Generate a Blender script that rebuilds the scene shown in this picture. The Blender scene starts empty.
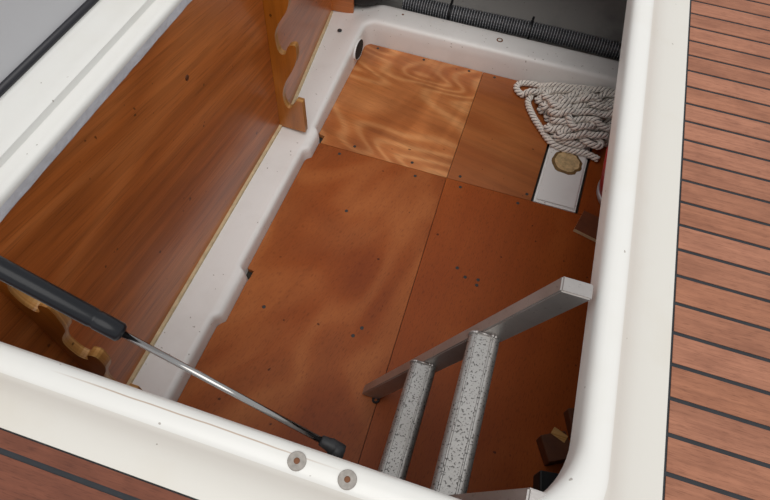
import bpy, bmesh, math, random
from mathutils import Vector, Matrix

scene = bpy.context.scene
col = scene.collection

# ------------------------------------------------------------------ camera
cam_data = bpy.data.cameras.new('camera')
cam_data.sensor_fit = 'HORIZONTAL'
cam_data.sensor_width = 36.0
cam_data.lens = 565.8 / 770 * 36
cam_data.clip_start = 0.01
cam = bpy.data.objects.new('camera', cam_data)
col.objects.link(cam)
# world axes seen from the camera (rows: right, up, back)
RC = Matrix(((0.95257, 0.29940, 0.05442), (-0.27995, 0.79207, 0.54246), (0.11931, -0.53197, 0.83832)))
cam.matrix_world = Matrix.Translation((0, 0, 1.3)) @ RC.transposed().to_4x4()
scene.camera = cam

# ------------------------------------------------------------------ sky, sun, exposure
world = bpy.data.worlds.new('overcast_sky')
scene.world = world
world.use_nodes = True
bg = world.node_tree.nodes['Background']
bg.inputs[0].default_value = (0.97, 0.98, 1.0, 1)
bg.inputs[1].default_value = 0.58
sun_data = bpy.data.lights.new('sun', 'SUN')
sun_data.energy = 1.45
sun_data.angle = math.radians(55)
sun_data.color = (1.0, 0.97, 0.93)
sun = bpy.data.objects.new('sun', sun_data)
col.objects.link(sun)
sun.rotation_euler = Vector((-0.12, 0.36, -1.0)).to_track_quat('-Z', 'Y').to_euler()
vs = scene.view_settings
vs.view_transform = 'Standard'
vs.look = 'None'
vs.gamma = 1
vs.use_curve_mapping = False
vs.exposure = 0.12

# ------------------------------------------------------------------ materials
def new_mat(name):
    m = bpy.data.materials.new(name)
    m.use_nodes = True
    nt = m.node_tree
    return m, nt, nt.nodes['Principled BSDF']

def nd(nt, t, **kw):
    n = nt.nodes.new(t)
    for k, v in kw.items():
        if k.startswith('i_'):
            n.inputs[int(k[2:])].default_value = v
        else:
            setattr(n, k, v)
    return n

def lk(nt, a, b):
    nt.links.new(a, b)

def ramp(nt, fac, stops):
    r = nd(nt, 'ShaderNodeValToRGB')
    e = r.color_ramp.elements
    while len(e) < len(stops):
        e.new(0.5)
    for i, (p, c) in enumerate(stops):
        e[i].position = p
        e[i].color = (c[0], c[1], c[2], 1)
    lk(nt, fac, r.inputs[0])
    return r.outputs[0]

def mix(nt, mode, fac, a, b):
    n = nd(nt, 'ShaderNodeMix', data_type='RGBA', blend_type=mode)
    for sock, v in ((n.inputs[0], fac), (n.inputs[6], a), (n.inputs[7], b)):
        if isinstance(v, (int, float)):
            sock.default_value = v
        elif isinstance(v, tuple):
            sock.default_value = (v[0], v[1], v[2], 1)
        else:
            lk(nt, v, sock)
    return n.outputs[2]

def srgb(r, g, b):
    f = lambda c: (c / 255 / 12.92) if c / 255 <= 0.04045 else ((c / 255 + 0.055) / 1.055) ** 2.4
    return (f(r), f(g), f(b))

def math_node(nt, op, a, b=None):
    n = nd(nt, 'ShaderNodeMath', operation=op)
    for s, v in ((n.inputs[0], a), (n.inputs[1], b)):
        if v is None:
            continue
        if isinstance(v, (int, float)):
            s.default_value = v
        else:
            lk(nt, v, s)
    return n.outputs[0]

def grain_coords(nt, along, across, offset=0.0):
    """returns a function (scale along, scale across) -> vector socket in metres along / across the grain"""
    tc = nd(nt, 'ShaderNodeTexCoord')
    ge = nd(nt, 'ShaderNodeNewGeometry')
    def dot(v):
        n = nd(nt, 'ShaderNodeVectorMath', operation='DOT_PRODUCT')
        lk(nt, ge.outputs['Position'], n.inputs[0])
        n.inputs[1].default_value = v
        return n.outputs['Value']
    u, v = dot(along), dot(across)
    def vec(su, sv, w=0.0):
        c = nd(nt, 'ShaderNodeCombineXYZ')
        lk(nt, math_node(nt, 'MULTIPLY', u, su), c.inputs[0])
        lk(nt, math_node(nt, 'MULTIPLY', v, sv), c.inputs[1])
        c.inputs[2].default_value = w + offset
        return c.outputs[0]
    return vec

def noise(nt, vec, scale=1.0, detail=3.0, rough=0.5, dist=0.0):
    n = nd(nt, 'ShaderNodeTexNoise')
    lk(nt, vec, n.inputs['Vector'])
    n.inputs['Scale'].default_value = scale
    n.inputs['Detail'].default_value = detail
    n.inputs['Roughness'].default_value = rough
    n.inputs['Distortion'].default_value = dist
    return n.outputs['Fac']

def plywood(name, along, across, dark, mid, light, figure=0.35, bands=9.0, fig_scale=(1.2, 3.0),
            cloud=0.5, streak=0.5, pores=0.5, pore_scale=(30, 320), rough=0.42, coat=0.25, offset=0.0, ripple=0.0, spec=0.5):
    m, nt, b = new_mat(name)
    vec = grain_coords(nt, along, across, offset)
    cl = noise(nt, vec(2.2, 3.6), 1.0, 3, 0.55, 0.6)
    base = ramp(nt, cl, [(0.3, dark), (0.5, mid), (0.72, light)])
    flat = mix(nt, 'MIX', cloud, mid, base)
    # contour figure of a rotary cut veneer
    fg = noise(nt, vec(fig_scale[0], fig_scale[1], 3.7), 1.0, 1.5, 0.4, 0.7)
    s = math_node(nt, 'SINE', math_node(nt, 'MULTIPLY', fg, bands * 6.2832))
    s = math_node(nt, 'MULTIPLY_ADD', s, 0.5)
    s.node.inputs[2].default_value = 0.5
    figc = ramp(nt, s, [(0.0, dark), (0.55, mid), (1.0, light)])
    c = mix(nt, 'MIX', figure, flat, figc)
    st = noise(nt, vec(2.0, 55, 1.3), 1.0, 4, 0.6, 0.2)
    stc = ramp(nt, st, [(0.3, (0.62, 0.62, 0.62)), (0.6, (1.05, 1.05, 1.05))])
    c = mix(nt, 'MULTIPLY', streak, c, stc)
    po = noise(nt, vec(pore_scale[0], pore_scale[1], 8.1), 1.0, 2, 0.5)
    poc = ramp(nt, po, [(0.33, (0.45, 0.42, 0.4)), (0.45, (1, 1, 1))])
    c = mix(nt, 'MULTIPLY', pores, c, poc)
    if ripple:   # cross-grain ripple of the figured veneer
        rp = noise(nt, vec(11, 1.6, 5.5), 1.0, 2, 0.5, 0.5)
        c = mix(nt, 'MULTIPLY', ripple, c, ramp(nt, rp, [(0.35, (0.66, 0.58, 0.5)), (0.6, (1.08, 1.08, 1.08))]))
    # knocks and specks
    tc = nd(nt, 'ShaderNodeNewGeometry')
    sp = noise(nt, tc.outputs['Position'], 60, 1, 0.4)
    spc = ramp(nt, sp, [(0.205, (0.15, 0.12, 0.1)), (0.225, (1, 1, 1))])
    c = mix(nt, 'MULTIPLY', 0.8, c, spc)
    lk(nt, c, b.inputs['Base Color'])
    b.inputs['Roughness'].default_value = rough
    b.inputs['Coat Weight'].default_value = coat
    b.inputs['Coat Roughness'].default_value = 0.25
    b.inputs['Specular IOR Level'].default_value = spec
    bp = nd(nt, 'ShaderNodeBump')
    bp.inputs['Strength'].default_value = 0.12
    bp.inputs['Distance'].default_value = 0.002
    lk(nt, po, bp.inputs['Height'])
    lk(nt, bp.outputs[0], b.inputs['Normal'])
    return m

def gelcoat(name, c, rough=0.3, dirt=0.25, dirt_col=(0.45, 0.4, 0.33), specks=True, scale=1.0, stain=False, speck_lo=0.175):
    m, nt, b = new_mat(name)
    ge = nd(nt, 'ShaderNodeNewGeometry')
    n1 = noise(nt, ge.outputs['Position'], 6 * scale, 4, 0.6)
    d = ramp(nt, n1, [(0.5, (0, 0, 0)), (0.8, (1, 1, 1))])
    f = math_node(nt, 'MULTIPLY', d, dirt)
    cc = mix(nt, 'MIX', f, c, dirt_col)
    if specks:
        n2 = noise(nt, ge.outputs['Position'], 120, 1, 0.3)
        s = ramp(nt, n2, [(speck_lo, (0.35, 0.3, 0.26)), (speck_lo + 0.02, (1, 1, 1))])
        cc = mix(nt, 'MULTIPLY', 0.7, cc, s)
    if stain:   # rubbed brown line along the front lip
        sx = nd(nt, 'ShaderNodeSeparateXYZ')
        lk(nt, ge.outputs['Position'], sx.inputs[0])
        wob = math_node(nt, 'MULTIPLY', noise(nt, ge.outputs['Position'], 9, 3, 0.6), 0.004)
        dy = math_node(nt, 'ABSOLUTE', math_node(nt, 'SUBTRACT', math_node(nt, 'SUBTRACT', sx.outputs[1], wob), 0.1178))
        line = ramp(nt, math_node(nt, 'MULTIPLY', dy, 400), [(0.10, (1, 1, 1)), (0.42, (0, 0, 0))])
        ends = ramp(nt, math_node(nt, 'ADD', sx.outputs[0], 0.6), [(0.2, (0, 0, 0)), (0.28, (1, 1, 1)), (0.46, (1, 1, 1)), (0.56, (0, 0, 0))])
        f2 = math_node(nt, 'MULTIPLY', math_node(nt, 'MULTIPLY', line, ends), 0.8)
        cc = mix(nt, 'MIX', f2, cc, (0.42, 0.27, 0.17))
    lk(nt, cc, b.inputs['Base Color'])
    b.inputs['Roughness'].default_value = rough
    n3 = noise(nt, ge.outputs['Position'], 22, 2, 0.5)
    bp = nd(nt, 'ShaderNodeBump')
    bp.inputs['Strength'].default_value = 0.05
    bp.inputs['Distance'].default_value = 0.004
    lk(nt, n3, bp.inputs['Height'])
    lk(nt, bp.outputs[0], b.inputs['Normal'])
    return m

def plain(name, c, rough=0.5, metal=0.0, var=0.15, scale=40.0, bump=0.0, coat=0.0):
    m, nt, b = new_mat(name)
    tc = nd(nt, 'ShaderNodeTexCoord')
    n1 = noise(nt, tc.outputs['Object'], scale, 4, 0.6)
    v = ramp(nt, n1, [(0.25, (1 - var,) * 3), (0.75, (1 + var * 0.3,) * 3)])
    lk(nt, mix(nt, 'MULTIPLY', 1.0, c, v), b.inputs['Base Color'])
    b.inputs['Roughness'].default_value = rough
    b.inputs['Metallic'].default_value = metal
    b.inputs['Coat Weight'].default_value = coat
    if bump:
        bp = nd(nt, 'ShaderNodeBump')
        bp.inputs['Strength'].default_value = bump
        bp.inputs['Distance'].default_value = 0.003
        lk(nt, n1, bp.inputs['Height'])
        lk(nt, bp.outputs[0], b.inputs['Normal'])
    return m

def teak(name='weathered_teak', tint=(1, 1, 1)):
    m, nt, b = new_mat(name)
    vec = grain_coords(nt, (1, 0, 0), (0, 1, 0))
    oi = nd(nt, 'ShaderNodeObjectInfo')
    base = ramp(nt, oi.outputs['Random'], [(0.0, srgb(160, 106, 80)), (0.5, srgb(174, 118, 92)), (1.0, srgb(164, 108, 80))])
    st = noise(nt, vec(5, 130), 1.0, 4, 0.65, 0.3)
    c = mix(nt, 'MULTIPLY', 0.75, base, ramp(nt, st, [(0.3, (0.70, 0.67, 0.65)), (0.62, (1.06, 1.06, 1.06))]))
    bl = noise(nt, vec(14, 26, 2.2), 1.0, 3, 0.6)
    c = mix(nt, 'MULTIPLY', 0.5, c, ramp(nt, bl, [(0.36, (0.66, 0.6, 0.58)), (0.56, (1.02, 1.02, 1.02))]))
    po = noise(nt, vec(60, 700, 5.0), 1.0, 2, 0.5)
    c = mix(nt, 'MULTIPLY', 0.5, c, ramp(nt, po, [(0.34, (0.5, 0.45, 0.42)), (0.46, (1, 1, 1))]))
    c = mix(nt, 'MULTIPLY', 1.0, c, tint)
    lk(nt, c, b.inputs['Base Color'])
    b.inputs['Roughness'].default_value = 0.75
    bp = nd(nt, 'ShaderNodeBump')
    bp.inputs['Strength'].default_value = 0.25
    bp.inputs['Distance'].default_value = 0.001
    lk(nt, st, bp.inputs['Height'])
    lk(nt, bp.outputs[0], b.inputs['Normal'])
    return m

def pitted_metal(name, c, pits=0.8, rough=0.42, pit_lo=0.36, scale=260):
    m, nt, b = new_mat(name)
    tc = nd(nt, 'ShaderNodeTexCoord')
    n1 = noise(nt, tc.outputs['Object'], scale, 2, 0.55)
    s = ramp(nt, n1, [(pit_lo, (0.12, 0.115, 0.11)), (pit_lo + 0.06, (1, 1, 1))])
    n2 = noise(nt, tc.outputs['Object'], 9, 4, 0.6)
    t = ramp(nt, n2, [(0.3, (0.72, 0.7, 0.68)), (0.7, (1, 1, 1))])
    cc = mix(nt, 'MULTIPLY', 0.8, c, t)
    lk(nt, mix(nt, 'MULTIPLY', pits, cc, s), b.inputs['Base Color'])
    b.inputs['Metallic'].default_value = 0.75
    b.inputs['Roughness'].default_value = rough
    bp = nd(nt, 'ShaderNodeBump')
    bp.inputs['Strength'].default_value = 0.2
    bp.inputs['Distance'].default_value = 0.0015
    lk(nt, n1, bp.inputs['Height'])
    lk(nt, bp.outputs[0], b.inputs['Normal'])
    return m

GA = math.radians(-9)
M = {}
M['ply_wall'] = plywood('varnished_ply_wall', (0, math.cos(GA), math.sin(GA)), (0, -math.sin(GA), math.cos(GA)),
                        srgb(152, 78, 28), srgb(188, 106, 48), srgb(214, 134, 74), figure=0.3, bands=5, fig_scale=(0.8, 4.5),
                        cloud=0.45, streak=0.8, pores=0.5, pore_scale=(9, 330), rough=0.36, coat=0.3)
M['ply_front'] = plywood('floor_ply_front', (0.25, 0.97, 0), (0.97, -0.25, 0),
                         srgb(116, 48, 12), srgb(148, 74, 28), srgb(182, 110, 60), figure=0.36, bands=2.6, fig_scale=(2.2, 3.4),
                         cloud=0.65, streak=0.18, pores=0.5, pore_scale=(70, 430), rough=0.5, coat=0.05, spec=0.25, offset=30.0)
M['ply_front_r'] = plywood('floor_ply_right', (0.1, 0.99, 0), (0.99, -0.1, 0),
                           srgb(130, 54, 11), srgb(154, 74, 23), srgb(182, 100, 44), figure=0.2, bands=1.5, fig_scale=(2.0, 3.0),
                           cloud=0.6, streak=0.2, pores=0.5, pore_scale=(70, 430), rough=0.5, coat=0.05, offset=4.0, spec=0.25)
M['ply_back'] = plywood('floor_ply_back', (0.98, -0.2, 0), (0.2, 0.98, 0),
                        srgb(164, 88, 40), srgb(192, 118, 64), srgb(226, 166, 110), figure=0.4, bands=17, fig_scale=(1.4, 3.2), ripple=0.75,
                        cloud=0.55, streak=0.55, pores=0.25, rough=0.4, coat=0.2, offset=11.3)
M['ply_back_r'] = plywood('floor_ply_back_narrow', (0.98, -0.2, 0), (0.2, 0.98, 0),
                          srgb(142, 72, 28), srgb(164, 92, 42), srgb(184, 114, 62), figure=0.35, bands=3.0, fig_scale=(1.2, 4.0),
                          cloud=0.5, streak=0.5, pores=0.2, rough=0.45, coat=0.15, offset=21.0)
M['rack'] = plywood('varnished_rack_face', (0, 0.1, 1), (1, 0, 0),
                    srgb(160, 88, 22), srgb(188, 112, 34), srgb(206, 134, 54), figure=0.3, bands=4, fig_scale=(2, 8),
                    cloud=0.4, streak=0.6, pores=0.2, rough=0.28, coat=0.5, offset=7.0)
M['rack_edge'] = plywood('rack_edge_plies', (0.2, 0, 1), (0, 1, 0),
                         srgb(150, 98, 44), srgb(196, 142, 78), srgb(222, 176, 112), figure=0.6, bands=3, fig_scale=(2, 90),
                         cloud=0.3, streak=0.6, pores=0.2, rough=0.4, offset=2.0)
M['bare_edge'] = plain('bare_ply_edge', srgb(222, 200, 160), 0.6, var=0.25, scale=60)
M['gelcoat'] = gelcoat('white_gelcoat', (0.82, 0.815, 0.78), 0.28, 0.22, (0.66, 0.61, 0.50), stain=True)
M['gutter'] = gelcoat('cream_gelcoat', (0.725, 0.705, 0.65), 0.38, 0.25, (0.60, 0.53, 0.41))
M['liner'] = gelcoat('liner_gelcoat', (0.86, 0.84, 0.82), 0.38, 0.22, (0.52, 0.48, 0.44), scale=1.4, speck_lo=0.215)
M['flange'] = plain('raw_glass_flange', srgb(222, 225, 232), 0.6, var=0.2, scale=55, bump=0.7)
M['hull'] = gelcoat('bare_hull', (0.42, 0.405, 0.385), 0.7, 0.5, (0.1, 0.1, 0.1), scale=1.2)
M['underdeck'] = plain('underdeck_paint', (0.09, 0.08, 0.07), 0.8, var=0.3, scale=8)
M['bilge'] = plain('dark_bilge', (0.03, 0.025, 0.02), 0.9)
M['lid_grey'] = plain('lid_grey_paint', srgb(208, 208, 210), 0.35, var=0.05, scale=4)
M['rubber'] = plain('black_rubber', (0.012, 0.012, 0.014), 0.55)
M['rubber_soft'] = plain('black_gasket', (0.016, 0.016, 0.022), 0.4)
M['caulk'] = plain('deck_caulk', (0.022, 0.026, 0.032), 0.7, var=0.3)
M['teak'] = teak()
M['teak_dark'] = teak('dark_red_teak', (0.46, 0.34, 0.30))  # tint makes the front planks darker and redder than the side deck
M['strut_black'] = plain('satin_black_paint', (0.012, 0.013, 0.016), 0.3, var=0.1, coat=0.1)
M['strut_black'].node_tree.nodes['Principled BSDF'].inputs['Specular IOR Level'].default_value = 0.22
M['chrome'] = plain('polished_rod', (0.42, 0.41, 0.40), 0.12, 1.0, var=0.05)
M['alu'] = pitted_metal('brushed_aluminium', (0.50, 0.475, 0.46), 0.25, 0.42, 0.3, 180)
M['alu_pit'] = pitted_metal('pitted_aluminium', (0.46, 0.45, 0.435), 0.8, 0.45, 0.37, 300)
M['steel'] = plain('screw_steel', (0.40, 0.37, 0.335), 0.6, 0.3, var=0.3, scale=200)
M['dark_steel'] = plain('dull_screw', (0.035, 0.035, 0.035), 0.6, 0.0)
M['rust'] = plain('rusty_recess', (0.20, 0.08, 0.035), 0.8)
M['rope'] = plain('off_white_rope', srgb(246, 238, 229), 0.85, var=0.15, scale=160, bump=0.4)
M['groove_shade'] = plain('groove_shade_grey', srgb(92, 82, 84), 0.9)  # dark colour standing in for shade in the rope grooves
M['hose'] = plain('grey_black_hose', (0.05, 0.052, 0.058), 0.32, var=0.2)
M['hose_wire'] = plain('pale_hose_spiral', (0.62, 0.63, 0.66), 0.35, var=0.2)
M['red'] = plain('red_bucket_plastic', srgb(190, 18, 34), 0.35, var=0.1)
M['bucket_rim'] = plain('dark_bucket_rim', (0.035, 0.04, 0.04), 0.4)
M['bucket_band'] = plain('silver_band', (0.6, 0.6, 0.62), 0.4, 0.6)
M['patch'] = plain('yellowed_sealant', srgb(222, 190, 140), 0.7, var=0.5, scale=70, bump=0.8)
M['patch_rim'] = plain('brown_sealant_rim', srgb(128, 96, 52), 0.7, var=0.5, scale=70, bump=0.6)
M['dark_wood'] = plain('dark_stained_block', srgb(96, 52, 26), 0.6, var=0.35, scale=30)
M['offcut'] = plain('stained_offcut', srgb(112, 58, 28), 0.6, var=0.3, scale=30)

# ------------------------------------------------------------------ mesh helpers
def link(name, me, mat, parent=None, smooth=False):
    o = bpy.data.objects.new(name, me)
    if mat is not None and not me.materials:
        me.materials.append(mat)
    if smooth:
        for p in me.polygons:
            p.use_smooth = True
    col.objects.link(o)
    if parent is not None:
        o.parent = parent
        o.matrix_parent_inverse = parent.matrix_world.inverted() if False else Matrix.Translation(-parent_loc(parent))
    return o

def parent_loc(o):
    v = Vector(o.location)
    return v if o.parent is None else v + parent_loc(o.parent) * 0

def pyd(name, verts, faces, mat, parent=None, smooth=False):
    me = bpy.data.meshes.new(name)
    me.from_pydata([tuple(v) for v in verts], [], faces)
    bm = bmesh.new()
    bm.from_mesh(me)
    bmesh.ops.recalc_face_normals(bm, faces=bm.faces)
    bm.to_mesh(me)
    bm.free()
    return link(name, me, mat, parent, smooth)

def bm_obj(name, bm, mat, parent=None, smooth=False):
    me = bpy.data.meshes.new(name)
    bmesh.ops.recalc_face_normals(bm, faces=bm.faces)
    bm.to_mesh(me)
    bm.free()
    return link(name, me, mat, parent, smooth)

def box_bm(lo, hi, bevel=0.0, seg=2, rotz=0.0):
    bm = bmesh.new()
    bmesh.ops.create_cube(bm, size=1)
    c = [(a + b) / 2 for a, b in zip(lo, hi)]
    s = [b - a for a, b in zip(lo, hi)]
    for v in bm.verts:
        v.co = Vector((v.co.x * s[0], v.co.y * s[1], v.co.z * s[2]))
    if bevel:
        bmesh.ops.bevel(bm, geom=list(bm.edges), offset=bevel, segments=seg, affect='EDGES', profile=0.5)
    bmesh.ops.rotate(bm, verts=bm.verts, matrix=Matrix.Rotation(rotz, 3, 'Z'))
    bmesh.ops.translate(bm, verts=bm.verts, vec=c)
    return bm

def box(name, lo, hi, mat, parent=None, bevel=0.0, seg=2, rotz=0.0):
    return bm_obj(name, box_bm(lo, hi, bevel, seg, rotz), mat, parent)

def prism(name, poly, z0, z1, mat, parent=None, axis='z', bevel=0.0):
    """extrude a polygon; axis z: poly in xy, axis y: poly in xz"""
    bm = bmesh.new()
    f = (lambda p, h: (p[0], p[1], h)) if axis == 'z' else (lambda p, h: (p[0], h, p[1]))
    a = [bm.verts.new(f(p, z0)) for p in poly]
    b = [bm.verts.new(f(p, z1)) for p in poly]
    n = len(poly)
    bm.faces.new(a)
    bm.faces.new(b)
    for i in range(n):
        bm.faces.new((a[i], a[(i + 1) % n], b[(i + 1) % n], b[i]))
    if bevel:
        es = [e for e in bm.edges if abs((e.verts[0].co - e.verts[1].co)['zy'.index(axis) and 1 or 2]) < 1e-6]
        bmesh.ops.bevel(bm, geom=es, offset=bevel, segments=2, affect='EDGES')
    return bm_obj(name, bm, mat, parent)

def frames(pts, closed=False):
    n = len(pts)
    tang = []
    for i in range(n):
        a = pts[i - 1] if (i or closed) else pts[0]
        b = pts[(i + 1) % n] if (i < n - 1 or closed) else pts[-1]
        tang.append((b - a).normalized())
    t0 = tang[0]
    up = Vector((0, 0, 1)) if abs(t0.z) < 0.9 else Vector((1, 0, 0))
    nrm = (up - t0 * up.dot(t0)).normalized()
    out = []
    for t in tang:
        nrm = (nrm - t * nrm.dot(t))
        nrm = nrm.normalized() if nrm.length > 1e-8 else Vector((1, 0, 0))
        out.append((t, nrm, t.cross(nrm)))
    return out

def tube_data(pts, radii, sides=12, caps=True):
    pts = [Vector(p) for p in pts]
    if not hasattr(radii, '__len__'):
        radii = [radii] * len(pts)
    fr = frames(pts)
    V, F = [], []
    for p, r, (t, n, b) in zip(pts, radii, fr):
        for k in range(sides):
            a = 2 * math.pi * k / sides
            V.append(p + (n * math.cos(a) + b * math.sin(a)) * r)
    for i in range(len(pts) - 1):
        for k in range(sides):
            k2 = (k + 1) % sides
            F.append((i * sides + k, i * sides + k2, (i + 1) * sides + k2, (i + 1) * sides + k))
    if caps:
        F.append(tuple(range(sides)))
        F.append(tuple(range((len(pts) - 1) * sides, len(pts) * sides)))
    return V, F

def tube(name, pts, radii, mat, parent=None, sides=12, smooth=True):
    V, F = tube_data(pts, radii, sides)
    o = pyd(name, V, F, mat, parent, smooth)
    return o

def lathe(name, prof, centre, axis, mat, parent=None, sides=20, smooth=True):
    """prof: (height along axis, radius)"""
    c, ax = Vector(centre), Vector(axis).normalized()
    pts = [c + ax * h for h, r in prof]
    up = Vector((0, 0, 1)) if abs(ax.z) < 0.9 else Vector((1, 0, 0))
    n = (up - ax * up.dot(ax)).normalized()
    b = ax.cross(n)
    V, F = [], []
    for (h, r), p in zip(prof, pts):
        for k in range(sides):
            a = 2 * math.pi * k / sides
            V.append(p + (n * math.cos(a) + b * math.sin(a)) * max(r, 1e-5))
    for i in range(len(prof) - 1):
        for k in range(sides):
            k2 = (k + 1) % sides
            F.append((i * sides + k, i * sides + k2, (i + 1) * sides + k2, (i + 1) * sides + k))
    F.append(tuple(range(sides)))
    F.append(tuple(range((len(prof) - 1) * sides, len(prof) * sides)))
    return pyd(name, V, F, mat, parent, smooth)

def spline(ctrl, step=0.008):
    P = [Vector(p) for p in ctrl]
    P = [P[0] * 2 - P[1]] + P + [P[-1] * 2 - P[-2]]
    out = []
    for i in range(1, len(P) - 2):
        p0, p1, p2, p3 = P[i - 1:i + 3]
        n = max(2, int((p2 - p1).length / step))
        for k in range(n):
            t = k / n
            out.append(0.5 * ((2 * p1) + (p2 - p0) * t + (2 * p0 - 5 * p1 + 4 * p2 - p3) * t * t
                              + (3 * p1 - p0 - 3 * p2 + p3) * t ** 3))
    out.append(P[-2])
    return out

def thing(name, label, cat, loc=(0, 0, 0), group=None):
    o = bpy.data.objects.new(name, None)
    o.empty_display_size = 0.05
    o.location = loc
    col.objects.link(o)
    o['label'] = label
    o['category'] = cat
    if group:
        o['group'] = group
    return o

def tag(o, label, cat, group=None):
    o['label'] = label
    o['category'] = cat
    if group:
        o['group'] = group
    return o

def struct(o, label=None):
    o['kind'] = 'structure'
    if label:
        o['label'] = label
    return o

def shade_auto(o, ang=35):
    me = o.data
    bm = bmesh.new()
    bm.from_mesh(me)
    for f in bm.faces:
        f.smooth = True
    for e in bm.edges:
        if len(e.link_faces) == 2 and e.calc_face_angle(0) > math.radians(ang):
            e.smooth = False
    bm.to_mesh(me)
    bm.free()
    return o

# ------------------------------------------------------------------ key dimensions (metres, floor = 0)
Z_DECK = 0.622
X_IN_L, X_IN_R, Y_IN_F, Y_IN_B = -0.607, 0.194, 0.1345, 1.66
X_WALL = -0.610
X_FLOOR = -0.512
Y_SEAM = 1.134
Y_LEDGE = 1.648

# ------------------------------------------------------------------ enclosure of the locker below deck
floor = struct(box('floor', (-0.70, -0.12, -0.05), (0.95, 1.74, -0.016), M['bilge']), 'locker sole of stained plywood boards')
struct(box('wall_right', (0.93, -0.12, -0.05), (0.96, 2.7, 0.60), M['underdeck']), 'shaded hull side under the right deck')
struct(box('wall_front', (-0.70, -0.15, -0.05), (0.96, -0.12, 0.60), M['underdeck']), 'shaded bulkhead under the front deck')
hv = []
for x in (-1.1, 0.95):
    for y, z in ((1.72, -0.06), (1.95, -0.02), (2.12, 0.08), (2.4, 0.32), (2.68, 0.62), (2.74, 0.62), (2.74, -0.1), (1.72, -0.1)):
        hv.append((x, y, z))
nf = 8
hf = [(i, (i + 1) % nf, nf + (i + 1) % nf, nf + i) for i in range(nf)] + [tuple(range(nf)), tuple(range(nf, 2 * nf))]
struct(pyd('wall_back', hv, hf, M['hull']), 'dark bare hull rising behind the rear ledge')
struct(box('wall_outer', (-1.13, -0.15, -0.06), (-1.10, 2.7, 0.60), M['underdeck']), 'hidden hull side behind the left panel')

# ------------------------------------------------------------------ teak deck around the hatch
def right_border(y):
    return 0.3027 + 0.0183 * y

deck = struct(box('deck', (0.30, -0.9, 0.59), (1.5, 2.75, Z_DECK - 0.008), M['underdeck']), 'teak planked side deck beside the hatch')
for nm, lo, hi in (('deck_core', (-1.13, -0.9, 0.59), (0.30, 0.06, Z_DECK - 0.008)),
                   ('deck_core', (-1.13, 1.74, 0.59), (0.30, 2.75, Z_DECK - 0.008)),
                   ('deck_core', (-1.13, 0.06, 0.59), (-0.68, 1.74, Z_DECK - 0.008))):
    box(nm, lo, hi, M['underdeck'], deck)
# caulk bed: slightly below the plank tops
box('caulking', (0.29, -0.88, Z_DECK - 0.008), (1.48, 2.7, Z_DECK - 0.0012), M['caulk'], deck)
box('caulking', (-1.1, -0.88, Z_DECK - 0.008), (0.29, 0.051, Z_DECK - 0.0012), M['caulk'], deck)
PITCH, GAP = 0.04764, 0.0060
y = 1.196 - 36 * PITCH
while y < 2.4:
    a, b = y + GAP / 2, y + PITCH - GAP / 2
    xa, xb = right_border(a) + 0.0002, right_border(b) + 0.0002
    V = [(xa, a, Z_DECK - 0.009), (1.46, a, Z_DECK - 0.009), (1.46, b, Z_DECK - 0.009), (xb, b, Z_DECK - 0.009)]
    V += [(v[0], v[1], Z_DECK) for v in V]
    pyd('deck_plank', V, [(0, 1, 2, 3), (4, 5, 6, 7), (0, 1, 5, 4), (1, 2, 6, 5), (2, 3, 7, 6), (3, 0, 4, 7)], M['teak'], deck)
    y += PITCH
yt, yb = 0.0500, 0.0330
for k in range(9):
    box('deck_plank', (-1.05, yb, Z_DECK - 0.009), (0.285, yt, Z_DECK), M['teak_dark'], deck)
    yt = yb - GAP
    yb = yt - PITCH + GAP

box('caulking', (-1.1, 1.745, Z_DECK - 0.008), (0.29, 2.7, Z_DECK - 0.0012), M['caulk'], deck)
for k in range(12):
    yb = 1.748 + PITCH * k
    box('deck_plank', (-1.05, yb, Z_DECK - 0.009), (0.285, yb + PITCH - GAP, Z_DECK), M['teak'], deck)
box('side_moulding', (-1.1, 0.05, Z_DECK - 0.008), (-0.70, 1.742, Z_DECK), M['gelcoat'], deck)

# ------------------------------------------------------------------ hatch coaming: one swept moulding
PF = [(.06, .618), (.0, .622), (0, .652), (.0015, .661), (.006, .667), (.013, .670), (.028, .6695), (.034, .666), (.039, .657),
      (.046, .644), (.057, .633), (.070, .626), (.082, .6225), (.084, .60)]
PR = [(.06, .618), (.0, .622), (0, .652), (.0015, .661), (.006, .667), (.013, .670), (.026, .6695), (.033, .666), (.040, .657),
      (.052, .644), (.070, .633), (.091, .626), (.109, .6225), (.112, .60)]
PL = [(.06, .655), (.0, .657), (0, .661), (.0015, .666), (.005, .669), (.012, .670), (.029, .670), (.0305, .671), (.031, .683),
      (.034, .685), (.050, .685), (.068, .687), (.088, .697), (.090, .60)]
def lerp_prof(p, q, t):
    return [(a[0] + (b[0] - a[0]) * t, a[1] + (b[1] - a[1]) * t) for a, b in zip(p, q)]
RAD, RAD_OUT = 0.11, 0.09
IN = (X_IN_L, X_IN_R, Y_IN_F, Y_IN_B)
OUT = (X_IN_L - 0.090, X_IN_R + 0.112, 0.0500, Y_IN_B + 0.084)
def ring(rect, rad, nc=16, ns=14):
    x0, x1, y0, y1 = rect
    cs = ((x1 - rad, y0 + rad, -90), (x1 - rad, y1 - rad, 0), (x0 + rad, y1 - rad, 90), (x0 + rad, y0 + rad, 180))
    pts = []
    for i, (cx, cy, a0) in enumerate(cs):
        for k in range(nc + 1):
            a = math.radians(a0 + 90 * k / nc)
            pts.append(Vector((cx + rad * math.cos(a), cy + rad * math.sin(a))))
        nx = cs[(i + 1) % 4]
        a = math.radians(a0 + 90)
        e = pts[-1]
        b = Vector((nx[0] + rad * math.cos(a), nx[1] + rad * math.sin(a)))
        for k in range(1, ns):
            pts.append(e.lerp(b, k / ns))
    return pts
NC, NS = 16, 14
r_in, r_out = ring(IN, RAD, NC, NS), ring(OUT, RAD_OUT, NC, NS)
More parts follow.
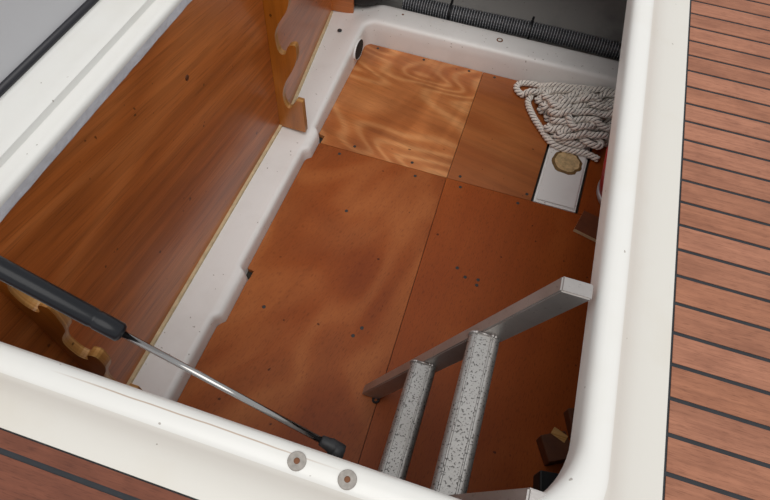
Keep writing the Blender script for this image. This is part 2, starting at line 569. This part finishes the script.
seq = [PF, PR, PF, PL, PF]
V, F = [], []
np_ = len(PF)
per = NC + NS
for i, (a, b) in enumerate(zip(r_in, r_out)):
    side, k = divmod(i, per)
    pr = lerp_prof(seq[side], seq[side + 1], min(1.0, k / NC))
    b = b.copy()
    if b.x > 0.2:
        b.x += (right_border(b.y) - OUT[1]) * min(1.0, (b.x - 0.2) / 0.1)
    w = pr[-1][0]
    for o, z in pr:
        q = a.lerp(b, o / w)
        V.append((q.x, q.y, z))
for i in range(len(r_in)):
    i2 = (i + 1) % len(r_in)
    for j in range(np_ - 1):
        F.append((i * np_ + j, i2 * np_ + j, i2 * np_ + j + 1, i * np_ + j + 1))
coaming = struct(shade_auto(pyd('hatch_coaming', V, F, M['gelcoat'], None, True), 50), 'white moulded gelcoat coaming round the hatch opening')
coaming.data.materials.append(M['gutter'])      # the gutter outside the lid seal gets a darker cream, the lip inside stays white
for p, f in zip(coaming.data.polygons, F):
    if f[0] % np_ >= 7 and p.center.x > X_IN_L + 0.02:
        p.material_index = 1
# raw flange hanging below the left lip
fl = bmesh.new()
rng = random.Random(4)
rows = []
for i in range(70):
    yy = 0.14 + 1.46 * i / 69
    dz = rng.uniform(-0.0008, 0.0008)
    dx = rng.uniform(-0.0004, 0.0004)
    rows.append([fl.verts.new(c) for c in ((-0.66, yy, .637), (-0.6092, yy, .6375 + dz), (-0.6078 + dx, yy, .640 + dz), (-0.6074 + dx, yy, .650), (-0.607, yy, .661), (-0.66, yy, .661))])
for a, b in zip(rows, rows[1:]):
    for k in range(6):
        fl.faces.new((a[k], a[(k + 1) % 6], b[(k + 1) % 6], b[k]))
fl.faces.new(rows[0])
fl.faces.new(rows[-1])
o = bm_obj('flange', fl, M['flange'], coaming)
o['label'] = 'raw grey fibreglass edge'
# two countersunk washers with screws on the front lip
for x, y in ((-0.098, 0.114), (-0.041, 0.113)):
    w = lathe('cup_washer', [(-0.002, 0.0102), (0.0004, 0.0102), (0.0010, 0.0096), (0.0010, 0.0034), (0.0002, 0.0030)], (x, y, 0.6705), (0, 0, 1), M['steel'], coaming, 24, False)
    w['label'] = 'dull steel washer'
    s = lathe('screw', [(0.0, 0.0033), (0.0011, 0.0033), (0.0014, 0.002)], (x, y, 0.6705), (0, 0, 1), M['rust'], w, 14)

# ------------------------------------------------------------------ plywood floor boards
def tab_edge(y):
    """how far the moulded tabs of the ledge stick out over the sole"""
    d = 0.0
    for y0, y1 in ((0.485, 0.625), (1.066, 1.150)):
        if y0 - 0.012 < y < y1 + 0.004:
            up = min(1, max(0, (y - y0 + 0.012) / 0.018))
            up = up * up * (3 - 2 * up)
            dn = min(1, max(0, (y1 + 0.004 - y) / 0.008))
            d = max(d, 0.015 * min(up, dn))
    return d
edge = []
yy = -0.1
while yy < Y_SEAM - 0.001:
    edge.append((X_FLOOR + 0.001 + tab_edge(yy), yy))
    yy += 0.01
edge = [p for p in edge if not (0.618 < p[1] < 0.655)]
edge += [(X_FLOOR + 0.019, 0.622), (X_FLOOR + 0.020, 0.646), (X_FLOOR + 0.001, 0.649)]
edge.sort(key=lambda p: p[1])
G = 0.0008
X_SF, X_SB = -0.079, -0.094
p1 = prism('plywood_board', edge + [(X_FLOOR + 0.018, Y_SEAM - G), (X_SF - 0.009 - G, Y_SEAM - G), (X_SF + 0.012 - G, -0.1)], -0.014, 0.0, M['ply_front'], floor)
p1['label'] = 'orange-brown board with cloudy stains'
p2 = prism('plywood_board', [(X_SF + 0.012 + G, -0.1), (X_SF - 0.009 + G, Y_SEAM - G), (0.92, Y_SEAM - G), (0.92, -0.1)], -0.014, 0.0, M['ply_front_r'], floor)
p3 = prism('plywood_board', [(X_FLOOR + 0.020, Y_SEAM + G), (X_FLOOR + 0.022, 1.166), (X_FLOOR + 0.001, 1.170), (X_FLOOR - 0.001, Y_LEDGE - 0.012), (X_FLOOR + 0.009, Y_LEDGE - 0.002),
                             (X_SB + 0.011 - G, Y_LEDGE - 0.003), (X_SB + 0.007 - G, Y_SEAM + G)], -0.014, 0.0, M['ply_back'], floor)
p3['label'] = 'pale board with swirling figured grain'
p4 = prism('plywood_board', [(X_SB + 0.007 + G, Y_SEAM + G), (X_SB + 0.011 + G, Y_LEDGE - 0.003), (0.198, Y_LEDGE - 0.003), (0.170, Y_SEAM + G)], -0.014, 0.0, M['ply_back_r'], floor)
p5 = prism('plywood_board', [(0.311, Y_SEAM + G), (0.338, Y_LEDGE - 0.003), (0.92, Y_LEDGE - 0.003), (0.92, Y_SEAM + G)], -0.014, 0.0, M['ply_front_r'], floor)
# white moulded channel between the boards
bm = bmesh.new()
q = [(0.178, Y_SEAM + 0.006), (0.303, Y_SEAM + 0.006), (0.330, Y_LEDGE - 0.004), (0.206, Y_LEDGE - 0.004)]
lo = [bm.verts.new((a, b, -0.03)) for a, b in q]
hi = [bm.verts.new((a, b, 0.003)) for a, b in q]
bm.faces.new(lo)
bm.faces.new(hi)
for i in range(4):
    bm.faces.new((lo[i], lo[(i + 1) % 4], hi[(i + 1) % 4], hi[i]))
bmesh.ops.bevel(bm, geom=[e for e in bm.edges if all(v.co.z > 0 for v in e.verts)], offset=0.007, segments=3, affect='EDGES')
channel = bm_obj('moulded_channel', bm, M['liner'], floor)
channel['label'] = 'white moulded channel'
bm = bmesh.new()
rng = random.Random(11)
cen = bm.verts.new((0.252, 1.322, 0.0075))
r1, r2 = [], []
for k in range(28):
    a = 2 * math.pi * k / 28
    rr = 1 + rng.uniform(-0.06, 0.06)
    r2.append(bm.verts.new((0.252 + 0.047 * rr * math.cos(a), 1.322 + 0.050 * rr * math.sin(a), 0.0032)))
    r1.append(bm.verts.new((0.252 + 0.038 * rr * math.cos(a), 1.322 + 0.041 * rr * math.sin(a), 0.0065 + rng.uniform(-0.0012, 0.0012))))
for k in range(28):
    k2 = (k + 1) % 28
    bm.faces.new((r1[k], r1[k2], cen))
    bm.faces.new((r2[k], r2[k2], r1[k2], r1[k]))
for f in bm.faces:
    f.material_index = 1 if len(f.verts) == 4 else 0
sp = bm_obj('sealant_patch', bm, M['patch'], channel)
sp.data.materials.append(M['patch_rim'])
sp['label'] = 'yellow-brown old sealant patch'

# screws along the board seams (shared mesh)
scr_mesh = None
def floor_screw(x, y, parent, r=0.0048):
    global scr_mesh
    if scr_mesh is None:
        o = lathe('screw', [(-0.001, 0.0048), (0.0004, 0.0048), (0.0009, 0.0038), (0.0006, 0.0012)], (0, 0, 0), (0, 0, 1), M['dark_steel'], parent, 12)
        scr_mesh = o.data
    else:
        o = bpy.data.objects.new('screw', scr_mesh)
        col.objects.link(o)
        o.parent = parent
    o.location = (x, y, 0.0002)
for x, y in ((-.388, 1.158), (-.202, 1.156), (-.465, 1.632), (-.295, 1.632), (-.131, 1.632)):
    floor_screw(x, y, p3)
for x, y in ((-.422, 1.113), (-.179, 1.108), (-.424, .558), (-.184, .556), (-.17, .583), (-.329, .915)):
    floor_screw(x, y, p1)
for x, y in ((-.05, 1.153), (-.04, 1.632), (.155, 1.155)):
    floor_screw(x, y, p4)
for x, y in ((-.04, 1.113), (.044, .814), (.079, .817), (.079, .80), (.017, .835), (.135, 1.112)):
    floor_screw(x, y, p2)

# ------------------------------------------------------------------ moulded white ledge: left side and back
HL, HB = 0.044, 0.088
lp = []
yy = -0.1
while yy < Y_LEDGE - 0.033:
    lp.append((X_FLOOR, yy, -1, 0, 0.0))
    yy += 0.008
for i in range(11):
    t = i / 10
    a = math.radians(180 - 90 * t)
    lp.append((X_FLOOR + 0.028 + 0.028 * math.cos(a), Y_LEDGE - 0.028 + 0.028 * math.sin(a), math.cos(a), math.sin(a), t))
for i in range(1, 20):
    lp.append((X_FLOOR + 0.028 + 1.4 * i / 19, Y_LEDGE, 0, 1, 1.0))
def ledge_profile(t, y):
    s = 0.75 + 0.25 * t if t > 0 else max(0.0, min(1.0, (y - 1.12) / 0.45)) * 0.75
    h = HL + (HB - HL) * s
    k = max(0.0, 1 - s / 0.75)
    w = 0.054
    left = [(0, -.02), (0.0005, 0.004), (.002, h * .55), (.0035, h * .84), (.006, h - .004), (.011, h - .0004), (.017, h + .0006), (.021, h + .0004),
            (.060, h + (w - h) * 0.6), (.088, w), (.1, w), (.112, w), (.19, w), (.19, -.04)]
    back = [(0, -.02), (0.001, 0.004), (.004, h * .55), (.007, h * .86), (.011, h - .004), (.018, h - .0005), (.028, h), (.034, h),
            (.060, h), (.090, h), (.106, h), (.113, h - .003), (.117, h - .010), (.120, -.04)]
    return lerp_prof(left, back, t)
V, F = [], []
n_ = 14
for (px, py, nx, ny, t) in lp:
    tb = tab_edge(py) if t == 0.0 else 0.0
    for j, (o, z) in enumerate(ledge_profile(t, py)):
        o = o - tb * (1.0, 1.0, 0.95, 0.8, 0.55, 0.25, 0.1, 0, 0, 0, 0, 0, 0, 0)[j]
        V.append((px + nx * o, py + ny * o, z))
for i in range(len(lp) - 1):
    for j in range(n_ - 1):
        F.append((i * n_ + j, (i + 1) * n_ + j, (i + 1) * n_ + j + 1, i * n_ + j + 1))
ledge = struct(shade_auto(pyd('locker_ledge', V, F, M['liner'], None, True), 60), 'white moulded ledge along the left and rear of the locker')
lathe('screw', [(-.002, .0075), (.0008, .0075), (.002, .005), (.0016, .002)], (-.597, 1.60, .0605), (0, 0, 1), M['dark_steel'], ledge, 16)
lathe('screw', [(-.002, .004), (.0006, .004), (.001, .002)], (-.408, 1.728, .0882), (0, 0, 1), M['rust'], ledge, 12)
w = lathe('cup_washer', [(-.002, .011), (.0008, .011), (.0016, .0095), (.0016, .0075), (.0006, .007)], (-.058, 1.716, .0882), (0, 0, 1), M['rust'], ledge, 20)
lathe('plug', [(0, .0068), (.0012, .0066), (.0014, .004)], (-.058, 1.716, .0882), (0, 0, 1), M['gelcoat'], w, 16)
# oval drain hole in the left face of the ledge
V, F = [], []
nseg = 24
hc = Vector((-0.5118, 1.552, 0.040))
nrm = Vector((1, 0, 0.12)).normalized()
tu, tv = Vector((0, 1, 0)), Vector((-0.12, 0, 1)).normalized()
for (r, d) in ((1.05, -0.003), (1.02, 0.0035), (1.0, 0.0035), (0.97, 0.002)):
    for k in range(nseg):
        a = 2 * math.pi * k / nseg
        V.append(hc + tu * (0.043 * r * math.cos(a)) + tv * (0.028 * r * math.sin(a)) + nrm * d)
for i in range(3):
    for k in range(nseg):
        k2 = (k + 1) % nseg
        F.append((i * nseg + k, i * nseg + k2, (i + 1) * nseg + k2, (i + 1) * nseg + k))
hole = pyd('drain_hole_rim', V, F, M['liner'], ledge, True)
V = [hc + tu * (0.0425 * math.cos(2 * math.pi * k / nseg)) + tv * (0.0275 * math.sin(2 * math.pi * k / nseg)) + nrm * 0.003 for k in range(nseg)]
V += [v - nrm * 0.004 for v in V]
F = [tuple(range(nseg)), tuple(range(nseg, 2 * nseg))] + [(k, (k + 1) % nseg, nseg + (k + 1) % nseg, nseg + k) for k in range(nseg)]
pyd('drain_hole', V, F, M['bilge'], hole)['label'] = 'black oval drain hole'

# ------------------------------------------------------------------ left plywood wall
def slab(name, a, b, thick, z0, z1, mat, parent=None, side=1):
    """vertical board from plan point a to b, thickness to the left of a->b"""
    d = (Vector(b) - Vector(a)).normalized()
    n = Vector((-d.y, d.x)) * thick * side
    return prism(name, [a, b, (b[0] + n.x, b[1] + n.y), (a[0] + n.x, a[1] + n.y)], z0, z1, mat, parent)
wall_left = struct(slab('wall_left', (X_WALL, -0.10), (X_WALL, 1.125), 0.012, 0.056, 0.654, M['ply_wall']), 'varnished plywood panel lining the left side')
slab('plywood_panel', (-0.604, 1.127), (-0.662, 1.70), 0.012, 0.056, 0.655, M['ply_wall'], wall_left)
slab('plywood_panel', (-0.690, 1.692), (-0.582, 1.700), 0.010, 0.062, 0.62, M['ply_wall'], wall_left)['label'] = 'narrow cross panel at the rear end'
slab('edge_strip', (X_WALL + 0.0075, -0.10), (X_WALL + 0.0075, 1.118), 0.0075, 0.050, 0.062, M['bare_edge'], wall_left)['label'] = 'pale bare plywood edge'
slab('edge_strip', (-0.597, 1.135), (-0.654, 1.69), 0.0075, 0.050, 0.063, M['bare_edge'], wall_left)['label'] = 'pale bare plywood edge'
for y, z, r in ((0.758, 0.515, 0.0065),):
    lathe('knot', [(-0.001, r), (0.0004, r), (0.0006, r * 0.4)], (X_WALL, y, z), (1, 0, 0), M['dark_wood'], wall_left, 12)

# ------------------------------------------------------------------ notched racks on the left wall
RACK = [(-.6095, .0585), (-.527, .0585), (-.529, .175), (-.547, .176), (-.556, .160), (-.566, .142), (-.577, .141), (-.586, .160), (-.586, .194),
        (-.573, .235), (-.551, .277), (-.536, .315), (-.533, .345), (-.536, .362), (-.551, .358), (-.559, .347), (-.563, .332), (-.569, .326),
        (-.578, .326), (-.586, .337), (-.589, .364), (-.587, .387), (-.574, .417), (-.552, .452), (-.543, .475), (-.538, .505), (-.535, .530),
        (-.537, .547), (-.552, .544), (-.560, .530), (-.565, .515), (-.572, .509), (-.580, .511), (-.588, .524), (-.590, .548), (-.586, .572),
        (-.570, .602), (-.556, .625), (-.6095, .634)]
def smooth_poly(poly, fixed):
    out = []
    n = len(poly)
    for i in range(n):
        p, q = Vector(poly[i]), Vector(poly[(i + 1) % n])
        out.append(p)
        if fixed < i < n - 2:
            a, b = Vector(poly[i - 1]), Vector(poly[(i + 2) % n])
            out.append((-a + 9 * p + 9 * q - b) / 16)
    return [(p.x, p.y) for p in out]
def rack(label, y0, y1):
    t = thing('notched_rack', label, 'rack', (-0.575, (y0 + y1) / 2, 0.0585), 'notched racks on the left wall')
    poly = smooth_poly(RACK, 3)
    bm = bmesh.new()
    a = [bm.verts.new((p[0], y0, p[1])) for p in poly]
    b = [bm.verts.new((p[0], y1, p[1])) for p in poly]
    fa = bm.faces.new(a)
    fb = bm.faces.new(b)
    n = len(poly)
    sides = []
    for i in range(n):
        sides.append(bm.faces.new((a[i], a[(i + 1) % n], b[(i + 1) % n], b[i])))
    for f in sides:
        f.material_index = 1
    fa.normal_update()
    fb.normal_update()
    bmesh.ops.triangulate(bm, faces=[fa, fb])
    me = bpy.data.meshes.new('board')
    bmesh.ops.recalc_face_normals(bm, faces=bm.faces)
    bm.to_mesh(me)
    bm.free()
    me.materials.append(M['rack'])
    me.materials.append(M['rack_edge'])
    return link('board', me, None, t)
rack('varnished notched wooden rack upright at the rear of the plywood wall', 1.108, 1.126)
rack('varnished notched wooden rack upright behind the gas strut', 0.2215, 0.2395)

# ------------------------------------------------------------------ hatch lid standing open on the left
lid = thing('hatch_lid', 'open hatch lid with grey inner panel and black rubber seal', 'lid', (-0.72, 0.85, 0.70))
TL = math.tan(math.radians(9))
def lid_pt(h, d):
    """h up the lid, d outwards through its thickness"""
    return (-0.702 - h * TL - d, 0.702 + h - d * TL)
def lid_slab(name, h0, h1, d0, d1, y0, y1, mat, bevel=0.0):
    c = [lid_pt(h0, d0), lid_pt(h1, d0), lid_pt(h1, d1), lid_pt(h0, d1)]
    return prism(name, c, y0, y1, mat, lid, axis='y')
lid_slab('inner_panel', 0.004, 0.80, 0.0, 0.012, 0.10, 1.58, M['lid_grey'])
lid_slab('outer_shell', 0.0, 0.83, 0.012, 0.040, 0.06, 1.62, M['gelcoat'])
x_, z_ = lid_pt(0.0, -0.003)
g = [(x_ - 0.001, 0.10, z_), (x_ - 0.001, 1.58, z_)]
tube('rubber_seal', g, 0.0066, M['rubber_soft'], lid, 12)
tube('rubber_seal', [(x_ - 0.010, 0.10, z_ + 0.010), (x_ - 0.010, 1.58, z_ + 0.010)], 0.003, M['flange'], lid, 8)

# ------------------------------------------------------------------ gas strut
A = Vector((-0.066, 0.1480, 0.630))
D = Vector((-0.3744, 0.0273, 0.156))
strut = thing('gas_strut', 'black gas strut with polished steel rod crossing the hatch corner', 'gas strut', tuple(A))
def at(t):
    return A + D * t
tube('rod', [at(0.04), at(0.68)], 0.0037, M['chrome'], strut, 16)
dl = D.length
u = D.normalized()
lathe('cylinder', [(0, .0045), (0.0015, .0085), (0.004, .0105), (0.03, .0107), (0.0315, .0100), (0.034, .0100), (0.0355, .0107), ((1.66 - .655) * dl, .0107)],
      at(0.655), u, M['strut_black'], strut, 24)
lathe('end_fitting', [(-0.009, .004), (-0.007, .0080), (0.008, .0086), (0.013, .0072), (0.021, .0062), (0.022, .0045)], at(0.0), u, M['rubber'], strut, 18)
tube('ball_stud', [(A.x, A.y + 0.005, A.z + 0.002), (A.x, A.y - 0.007, A.z - 0.004), (A.x, A.y - 0.010, A.z - 0.005), (A.x, 0.137, A.z - 0.008)], [0.0095, 0.0095, 0.005, 0.005], M['rubber'], strut, 14)
lathe('end_fitting', [(0, .0065), (0.03, .0075), (0.034, .003)], at(1.655), u, M['rubber'], strut, 18)

# ------------------------------------------------------------------ aluminium ladder leaning on the right coaming
lad = thing('ladder', 'aluminium boarding ladder leaning against the right coaming', 'ladder', (-0.09, 0.30, 0.0))
cd = Vector((0.264, 0, 0.667)).normalized()
dep = 0.042
def rail(y0, y1):
    z1 = 0.662
    base = Vector((-0.116, 0, 0.0))
    top = base + cd * (z1 / cd.z)
    poly = [(base.x, 0.002), (base.x + dep, 0.002), (top.x + dep, z1), (top.x, z1)]
    r = prism('side_rail', poly, y0, y1, M['alu'], lad, axis='y')
    bm = bmesh.new()
    bm.from_mesh(r.data)
    bmesh.ops.bevel(bm, geom=list(bm.edges), offset=0.0022, segments=2, affect='EDGES')
    bm.to_mesh(r.data)
    bm.free()
    f = tube('rubber_foot', [(base.x + 0.036 + 0.0065 * math.cos(k * math.pi / 8), y0 - 0.002 + 0.0065 * math.sin(k * math.pi / 8), 0.0045 + 0.004 * math.sin(k * math.pi / 8 + 1)) for k in range(17)], 0.0030, M['rubber'], lad, 8)
rail(0.421, 0.446)
rail(0.143, 0.168)
def rung(cx, cz):
    w, h, r = 0.049, 0.030, 0.011
    prof = []
    for (sx, sz, a0) in ((1, 1, 0), (-1, 1, 90), (-1, -1, 180), (1, -1, 270)):
        for k in range(6):
            a = math.radians(a0 + 90 * k / 5)
            prof.append((sx * (w / 2 - r) + r * math.cos(a), sz * (h / 2 - r) + r * math.sin(a)))
        if (sx, sz) == (1, 1):
            for gx in (0.0115, -0.0135):    # two fine ribs on the tread
                for ddx, dz in ((0.0018, 0), (0.0010, 0.0012), (-0.0010, 0.0012), (-0.0018, 0)):
                    prof.append((gx + ddx, h / 2 + dz))
    ti = math.radians(6)
    poly = [(cx + x * math.cos(ti) - z * math.sin(ti), cz + x * math.sin(ti) + z * math.cos(ti)) for x, z in prof]
    rg = shade_auto(prism('rung', poly, 0.168, 0.421, M['alu_pit'], lad, axis='y'), 50)
    # weld bead where the rung meets the far rail
    pts = [(x, 0.4195, z) for x, z in poly[3:-3]]
    tube('weld_bead', pts, 0.0028, M['alu'], rg, 8)
rung(0.003, 0.281)
rung(0.0835, 0.468)

# ------------------------------------------------------------------ rope: three laid strands along one long path
def rope_path():
    rng = random.Random(5)
    P = [(0.50, 1.60, .075), (0.42, 1.615, .085), (0.337, 1.625, .085), (0.254, 1.632, .072), (0.178, 1.640, .055), (0.12, 1.636, .04), (0.08, 1.632, .026), (0.046, 1.622, .016),
         (0.034, 1.600, .014), (0.052, 1.570, .016), (0.085, 1.562, .028), (0.125, 1.586, .045), (0.19, 1.602, .060), (0.27, 1.600, .074), (0.36, 1.585, .085), (0.46, 1.56, .08)]
    n = 12
    for k in range(n):
        f = k / (n - 1)
        z = 0.014 + 0.0072 * ((k * 5) % n)
        lx = 0.105 + 0.085 * f + rng.uniform(-.006, .010)
        ly = 1.556 - 0.158 * f + rng.uniform(-.008, .008)
        sg = 0.020 + 0.004 * rng.random()
        ry = 1.59 - 0.17 * f + rng.uniform(-.015, .015)
        P += [(0.50 - 0.10 * f + rng.uniform(-.02, .02), ry - 0.025, z),
              (0.40, ry - 0.005 + rng.uniform(-.012, .012), z + .012),
              (0.30, (ry + ly) / 2 - 0.004 + rng.uniform(-.014, .014), z + .012),
              (0.21 + 0.05 * f, ly + 0.012 + rng.uniform(-.008, .008), z + .006),
              (lx + 0.018, ly - sg * 0.75, z),
              (lx, ly, z),
              (lx + 0.022, ly + sg, z + .004),
              (0.22 + 0.05 * f, ly + 0.050 + rng.uniform(-.008, .01), z + .014),
              (0.31, (ry + ly) / 2 + 0.045 + rng.uniform(-.014, .014), z + .018),
              (0.40, ry + 0.035 + rng.uniform(-.012, .012), z + .016),
              (0.49 - 0.10 * f + rng.uniform(-.02, .03), ry + 0.045, z + .006)]
    for cx, cy, ex, ey, rot_, zz in ((0.22, 1.50, .075, .028, 0.5, .098), (0.27, 1.46, .07, .03, 0.9, .085), (0.30, 1.41, .055, .022, -0.6, .07),
                                     (0.20, 1.44, .05, .022, 0.75, .06), (0.33, 1.53, .085, .03, 0.1, .105), (0.25, 1.40, .06, .020, 0.15, .05)):
        for q in range(7):
            a = 2.4 + 2 * math.pi * q / 6.5
            dx, dy = ex * math.cos(a), ey * math.sin(a)
            P.append((cx + dx * math.cos(rot_) - dy * math.sin(rot_), cy + dx * math.sin(rot_) + dy * math.cos(rot_), zz + rng.uniform(-.004, .006)))
    P += [(0.52, 1.60, .05), (0.44, 1.625, .05), (0.33, 1.632, .03), (0.2, 1.628, .02), (0.12, 1.60, .016), (0.085, 1.555, .016), (0.107, 1.495, .0145), (0.148, 1.433, .0145),
          (0.188, 1.388, .0145), (0.234, 1.366, .018), (0.285, 1.374, .018), (0.323, 1.368, .0145), (0.350, 1.352, .0145)]
    return P
def settle(ctrl):
    """push turns of the rope apart so that they lie on one another instead of through one another"""
    import numpy as np
    P = np.array([tuple(p) for p in spline(ctrl, 0.011)])
    n = len(P)
    idx = np.arange(n)
    far = np.abs(idx[:, None] - idx[None, :]) > 4
    for it in range(90):
        d = P[:, None, :] - P[None, :, :]
        dist = np.sqrt((d ** 2).sum(-1)) + 1e-9
        hit = far & (dist < 0.0230)
        w = np.where(hit, (0.0230 - dist) / dist, 0.0)
        mv = (d * w[:, :, None]).sum(1) * 0.22
        mv[:, 2] = np.where(mv[:, 2] > 0, mv[:, 2] * 1.5, mv[:, 2])
        P += np.clip(mv, -0.004, 0.004)
        sm = P.copy()
        sm[1:-1] = 0.5 * P[1:-1] + 0.25 * (P[:-2] + P[2:])
        P = P * 0.94 + sm * 0.06
        P[:, 2] -= 0.0003
        P[:, 2] = np.clip(P[:, 2], 0.0122, 0.13)
        P[:, 0] = np.maximum(P[:, 0], 0.034)
        low = P[:, 2] < 0.10
        P[:, 1] = np.where(low, np.minimum(P[:, 1], Y_LEDGE - 0.016), P[:, 1])
        r = P[:, :2] - np.array([0.440, 1.238])
        rr = np.sqrt((r ** 2).sum(-1)) + 1e-9
        P[:, :2] += r / rr[:, None] * np.maximum(0, 0.155 - rr)[:, None]
    return [Vector(p) for p in P]
path3 = spline(settle(rope_path()), 0.0042)
fr = frames(path3)
sides = 7
arc = [0.0]
for a, b in zip(path3, path3[1:]):
    arc.append(arc[-1] + (b - a).length)
def laid(radius, phase, r):
    V, F = [], []
    for s in range(3):
        base = len(V)
        ctr = []
        for p, (t, n, b), L in zip(path3, fr, arc):
            a = 2 * math.pi * ((s + phase) / 3 - L / 0.040)
            ctr.append(p + (n * math.cos(a) + b * math.sin(a)) * radius)
        v, f = tube_data(ctr, r, sides)
        V += v
        F += [tuple(i + base for i in q) for q in f]
    for v in V:
        v.z = max(v.z, 0.0005)
    return V, F
V, F = laid(0.0060, 0.0, 0.0053)
rope = pyd('rope', V, F, M['rope'], None, True)
tag(rope, 'heap of off-white three-strand rope on the locker floor', 'rope')
V, F = laid(0.0073, 0.5, 0.0020)  # thin dark tubes added to paint the shade between strands
pyd('groove_shade_tubes', V, F, M['groove_shade'], rope, True)['label'] = 'dark tubes painting the shade between the strands'

# ------------------------------------------------------------------ bucket half hidden under the right coaming
bk = thing('bucket', 'red bucket with dark rim half hidden beside the rope', 'bucket', (0.440, 1.238, 0.0))
C = (0.440, 1.238, 0.001)
lathe('body', [(0.012, .084), (0.21, .130), (0.21, .124), (0.02, .08)], C, (0, 0, 1), M['red'], bk, 40)
lathe('base_band', [(0.0, .084), (0.003, .087), (0.020, .091), (0.024, .087)], C, (0, 0, 1), M['bucket_band'], bk, 40)
lathe('rim', [(0.205, .124), (0.205, .132), (0.236, .138), (0.242, .136), (0.242, .131), (0.210, .124)], C, (0, 0, 1), M['bucket_rim'], bk, 40)
lathe('lid_disc', [(0.222, .128), (0.225, .128), (0.225, .02)], C, (0, 0, 1), M['bucket_rim'], bk, 40)

# ------------------------------------------------------------------ corrugated hose behind the ledge
hs = thing('corrugated_hose', 'dark corrugated hose running along behind the white rear ledge', 'hose', (0.1, 1.838, 0.0))
hp, hr = [], []
x = -0.435
while x < 0.90:
    for dx, r in ((0.0, .0265), (.0022, .0300), (.0052, .0300), (.0074, .0265)):
        hp.append((x + dx, 1.842 + 0.004 * math.sin(x * 7), 0.064 + 0.004 * math.sin(x * 5 + 1)))
        hr.append(r)
    x += 0.0096
hose = tube('hose', hp, hr, M['hose'], hs, 22)
wires, wf = [], []
x = -0.435
k = 0
while x < 0.90:
    cx = x + 0.0037
    cy, cz = 1.842 + 0.004 * math.sin(x * 7), 0.064 + 0.004 * math.sin(x * 5 + 1)
    ring = 18
    b0 = len(wires)
    for j in range(ring):
        a = 2 * math.pi * j / ring
        for (dx, r) in ((-.0010, .0299), (0, .0308), (.0010, .0299)):
            wires.append((cx + dx, cy + r * math.cos(a), cz + r * math.sin(a)))
    for j in range(ring):
        j2 = (j + 1) % ring
        for q in range(2):
            wf.append((b0 + j * 3 + q, b0 + j2 * 3 + q, b0 + j2 * 3 + q + 1, b0 + j * 3 + q + 1))
    x += 0.0096
    k += 1
wr = pyd('spiral_ribs', wires, wf, M['hose_wire'], hose, True)
wr['kind'] = 'stuff'
def tie(x):
    cy, cz = 1.842 + 0.004 * math.sin(x * 7), 0.064 + 0.004 * math.sin(x * 5 + 1)
    t = lathe('cable_tie', [(-.004, .030), (-.004, .0325), (.004, .0325), (.004, .030)], (x, cy, cz), (1, 0.08, 0), M['rubber'], hs, 24)
    box('tie_tail', (x - .004, cy + .016, cz + .026), (x + .004, cy + .024, cz + .038), M['rubber'], t)
tie(-0.262)
tie(0.032)

# thick black hoses looping down behind the cross panel
bh = thing('black_hose', 'thick black hose looping behind the narrow rear cross panel', 'hose', (-0.52, 1.78, 0.06))
tube('hose', spline([(-0.70, 1.80, 0.26), (-0.655, 1.765, 0.165), (-0.60, 1.742, 0.115), (-0.545, 1.742, 0.112), (-0.50, 1.775, 0.135), (-0.475, 1.84, 0.20), (-0.47, 1.92, 0.34)], 0.01), 0.027, M['rubber'], bh, 18)
tube('hose', spline([(-0.64, 1.92, 0.34), (-0.60, 1.88, 0.22), (-0.555, 1.845, 0.13), (-0.515, 1.842, 0.105), (-0.485, 1.88, 0.13), (-0.475, 1.96, 0.28)], 0.01), 0.024, M['rubber'], bh, 18)

# ------------------------------------------------------------------ loose wood
o = prism('plywood_offcut', [(0.324, 1.142), (0.304, 1.066), (0.382, 1.046), (0.402, 1.122)], 0.0005, 0.0125, M['offcut'])
o.data.materials.append(M['bare_edge'])
for p in o.data.polygons:
    if abs(p.normal.z) < 0.5:
        p.material_index = 1
tag(o, 'small brown plywood offcut lying in front of the red bucket', 'offcut')
def block(label, lo, hi, rz):
    b = box('wooden_block', lo, hi, M['dark_wood'], None, 0.002, 1, rz)
    b.data.materials.append(M['rack_edge'])
    tag(b, label, 'wood block', 'wood blocks on the floor right of the ladder')
    return b
b1 = block('dark wooden block with pale laminated edge on the floor right of the ladder', (0.305, 0.405, 0.0005), (0.365, 0.465, 0.040), math.radians(28))
st = box('laminated_edge', (0.318, 0.452, 0.040), (0.352, 0.470, 0.0415), M['rack_edge'], b1, 0, 1, math.radians(-20))
st['label'] = 'pale laminated plywood edge'
b2 = block('dark wooden block half hidden under the right coaming', (0.355, 0.485, 0.0005), (0.430, 0.545, 0.035), math.radians(20))
bx = box('black_box', (0.305, 0.315, 0.0005), (0.385, 0.375, 0.055), M['rubber'], None, 0.004, 2, math.radians(8))
tag(bx, 'small black box on the floor in the front right corner', 'box')
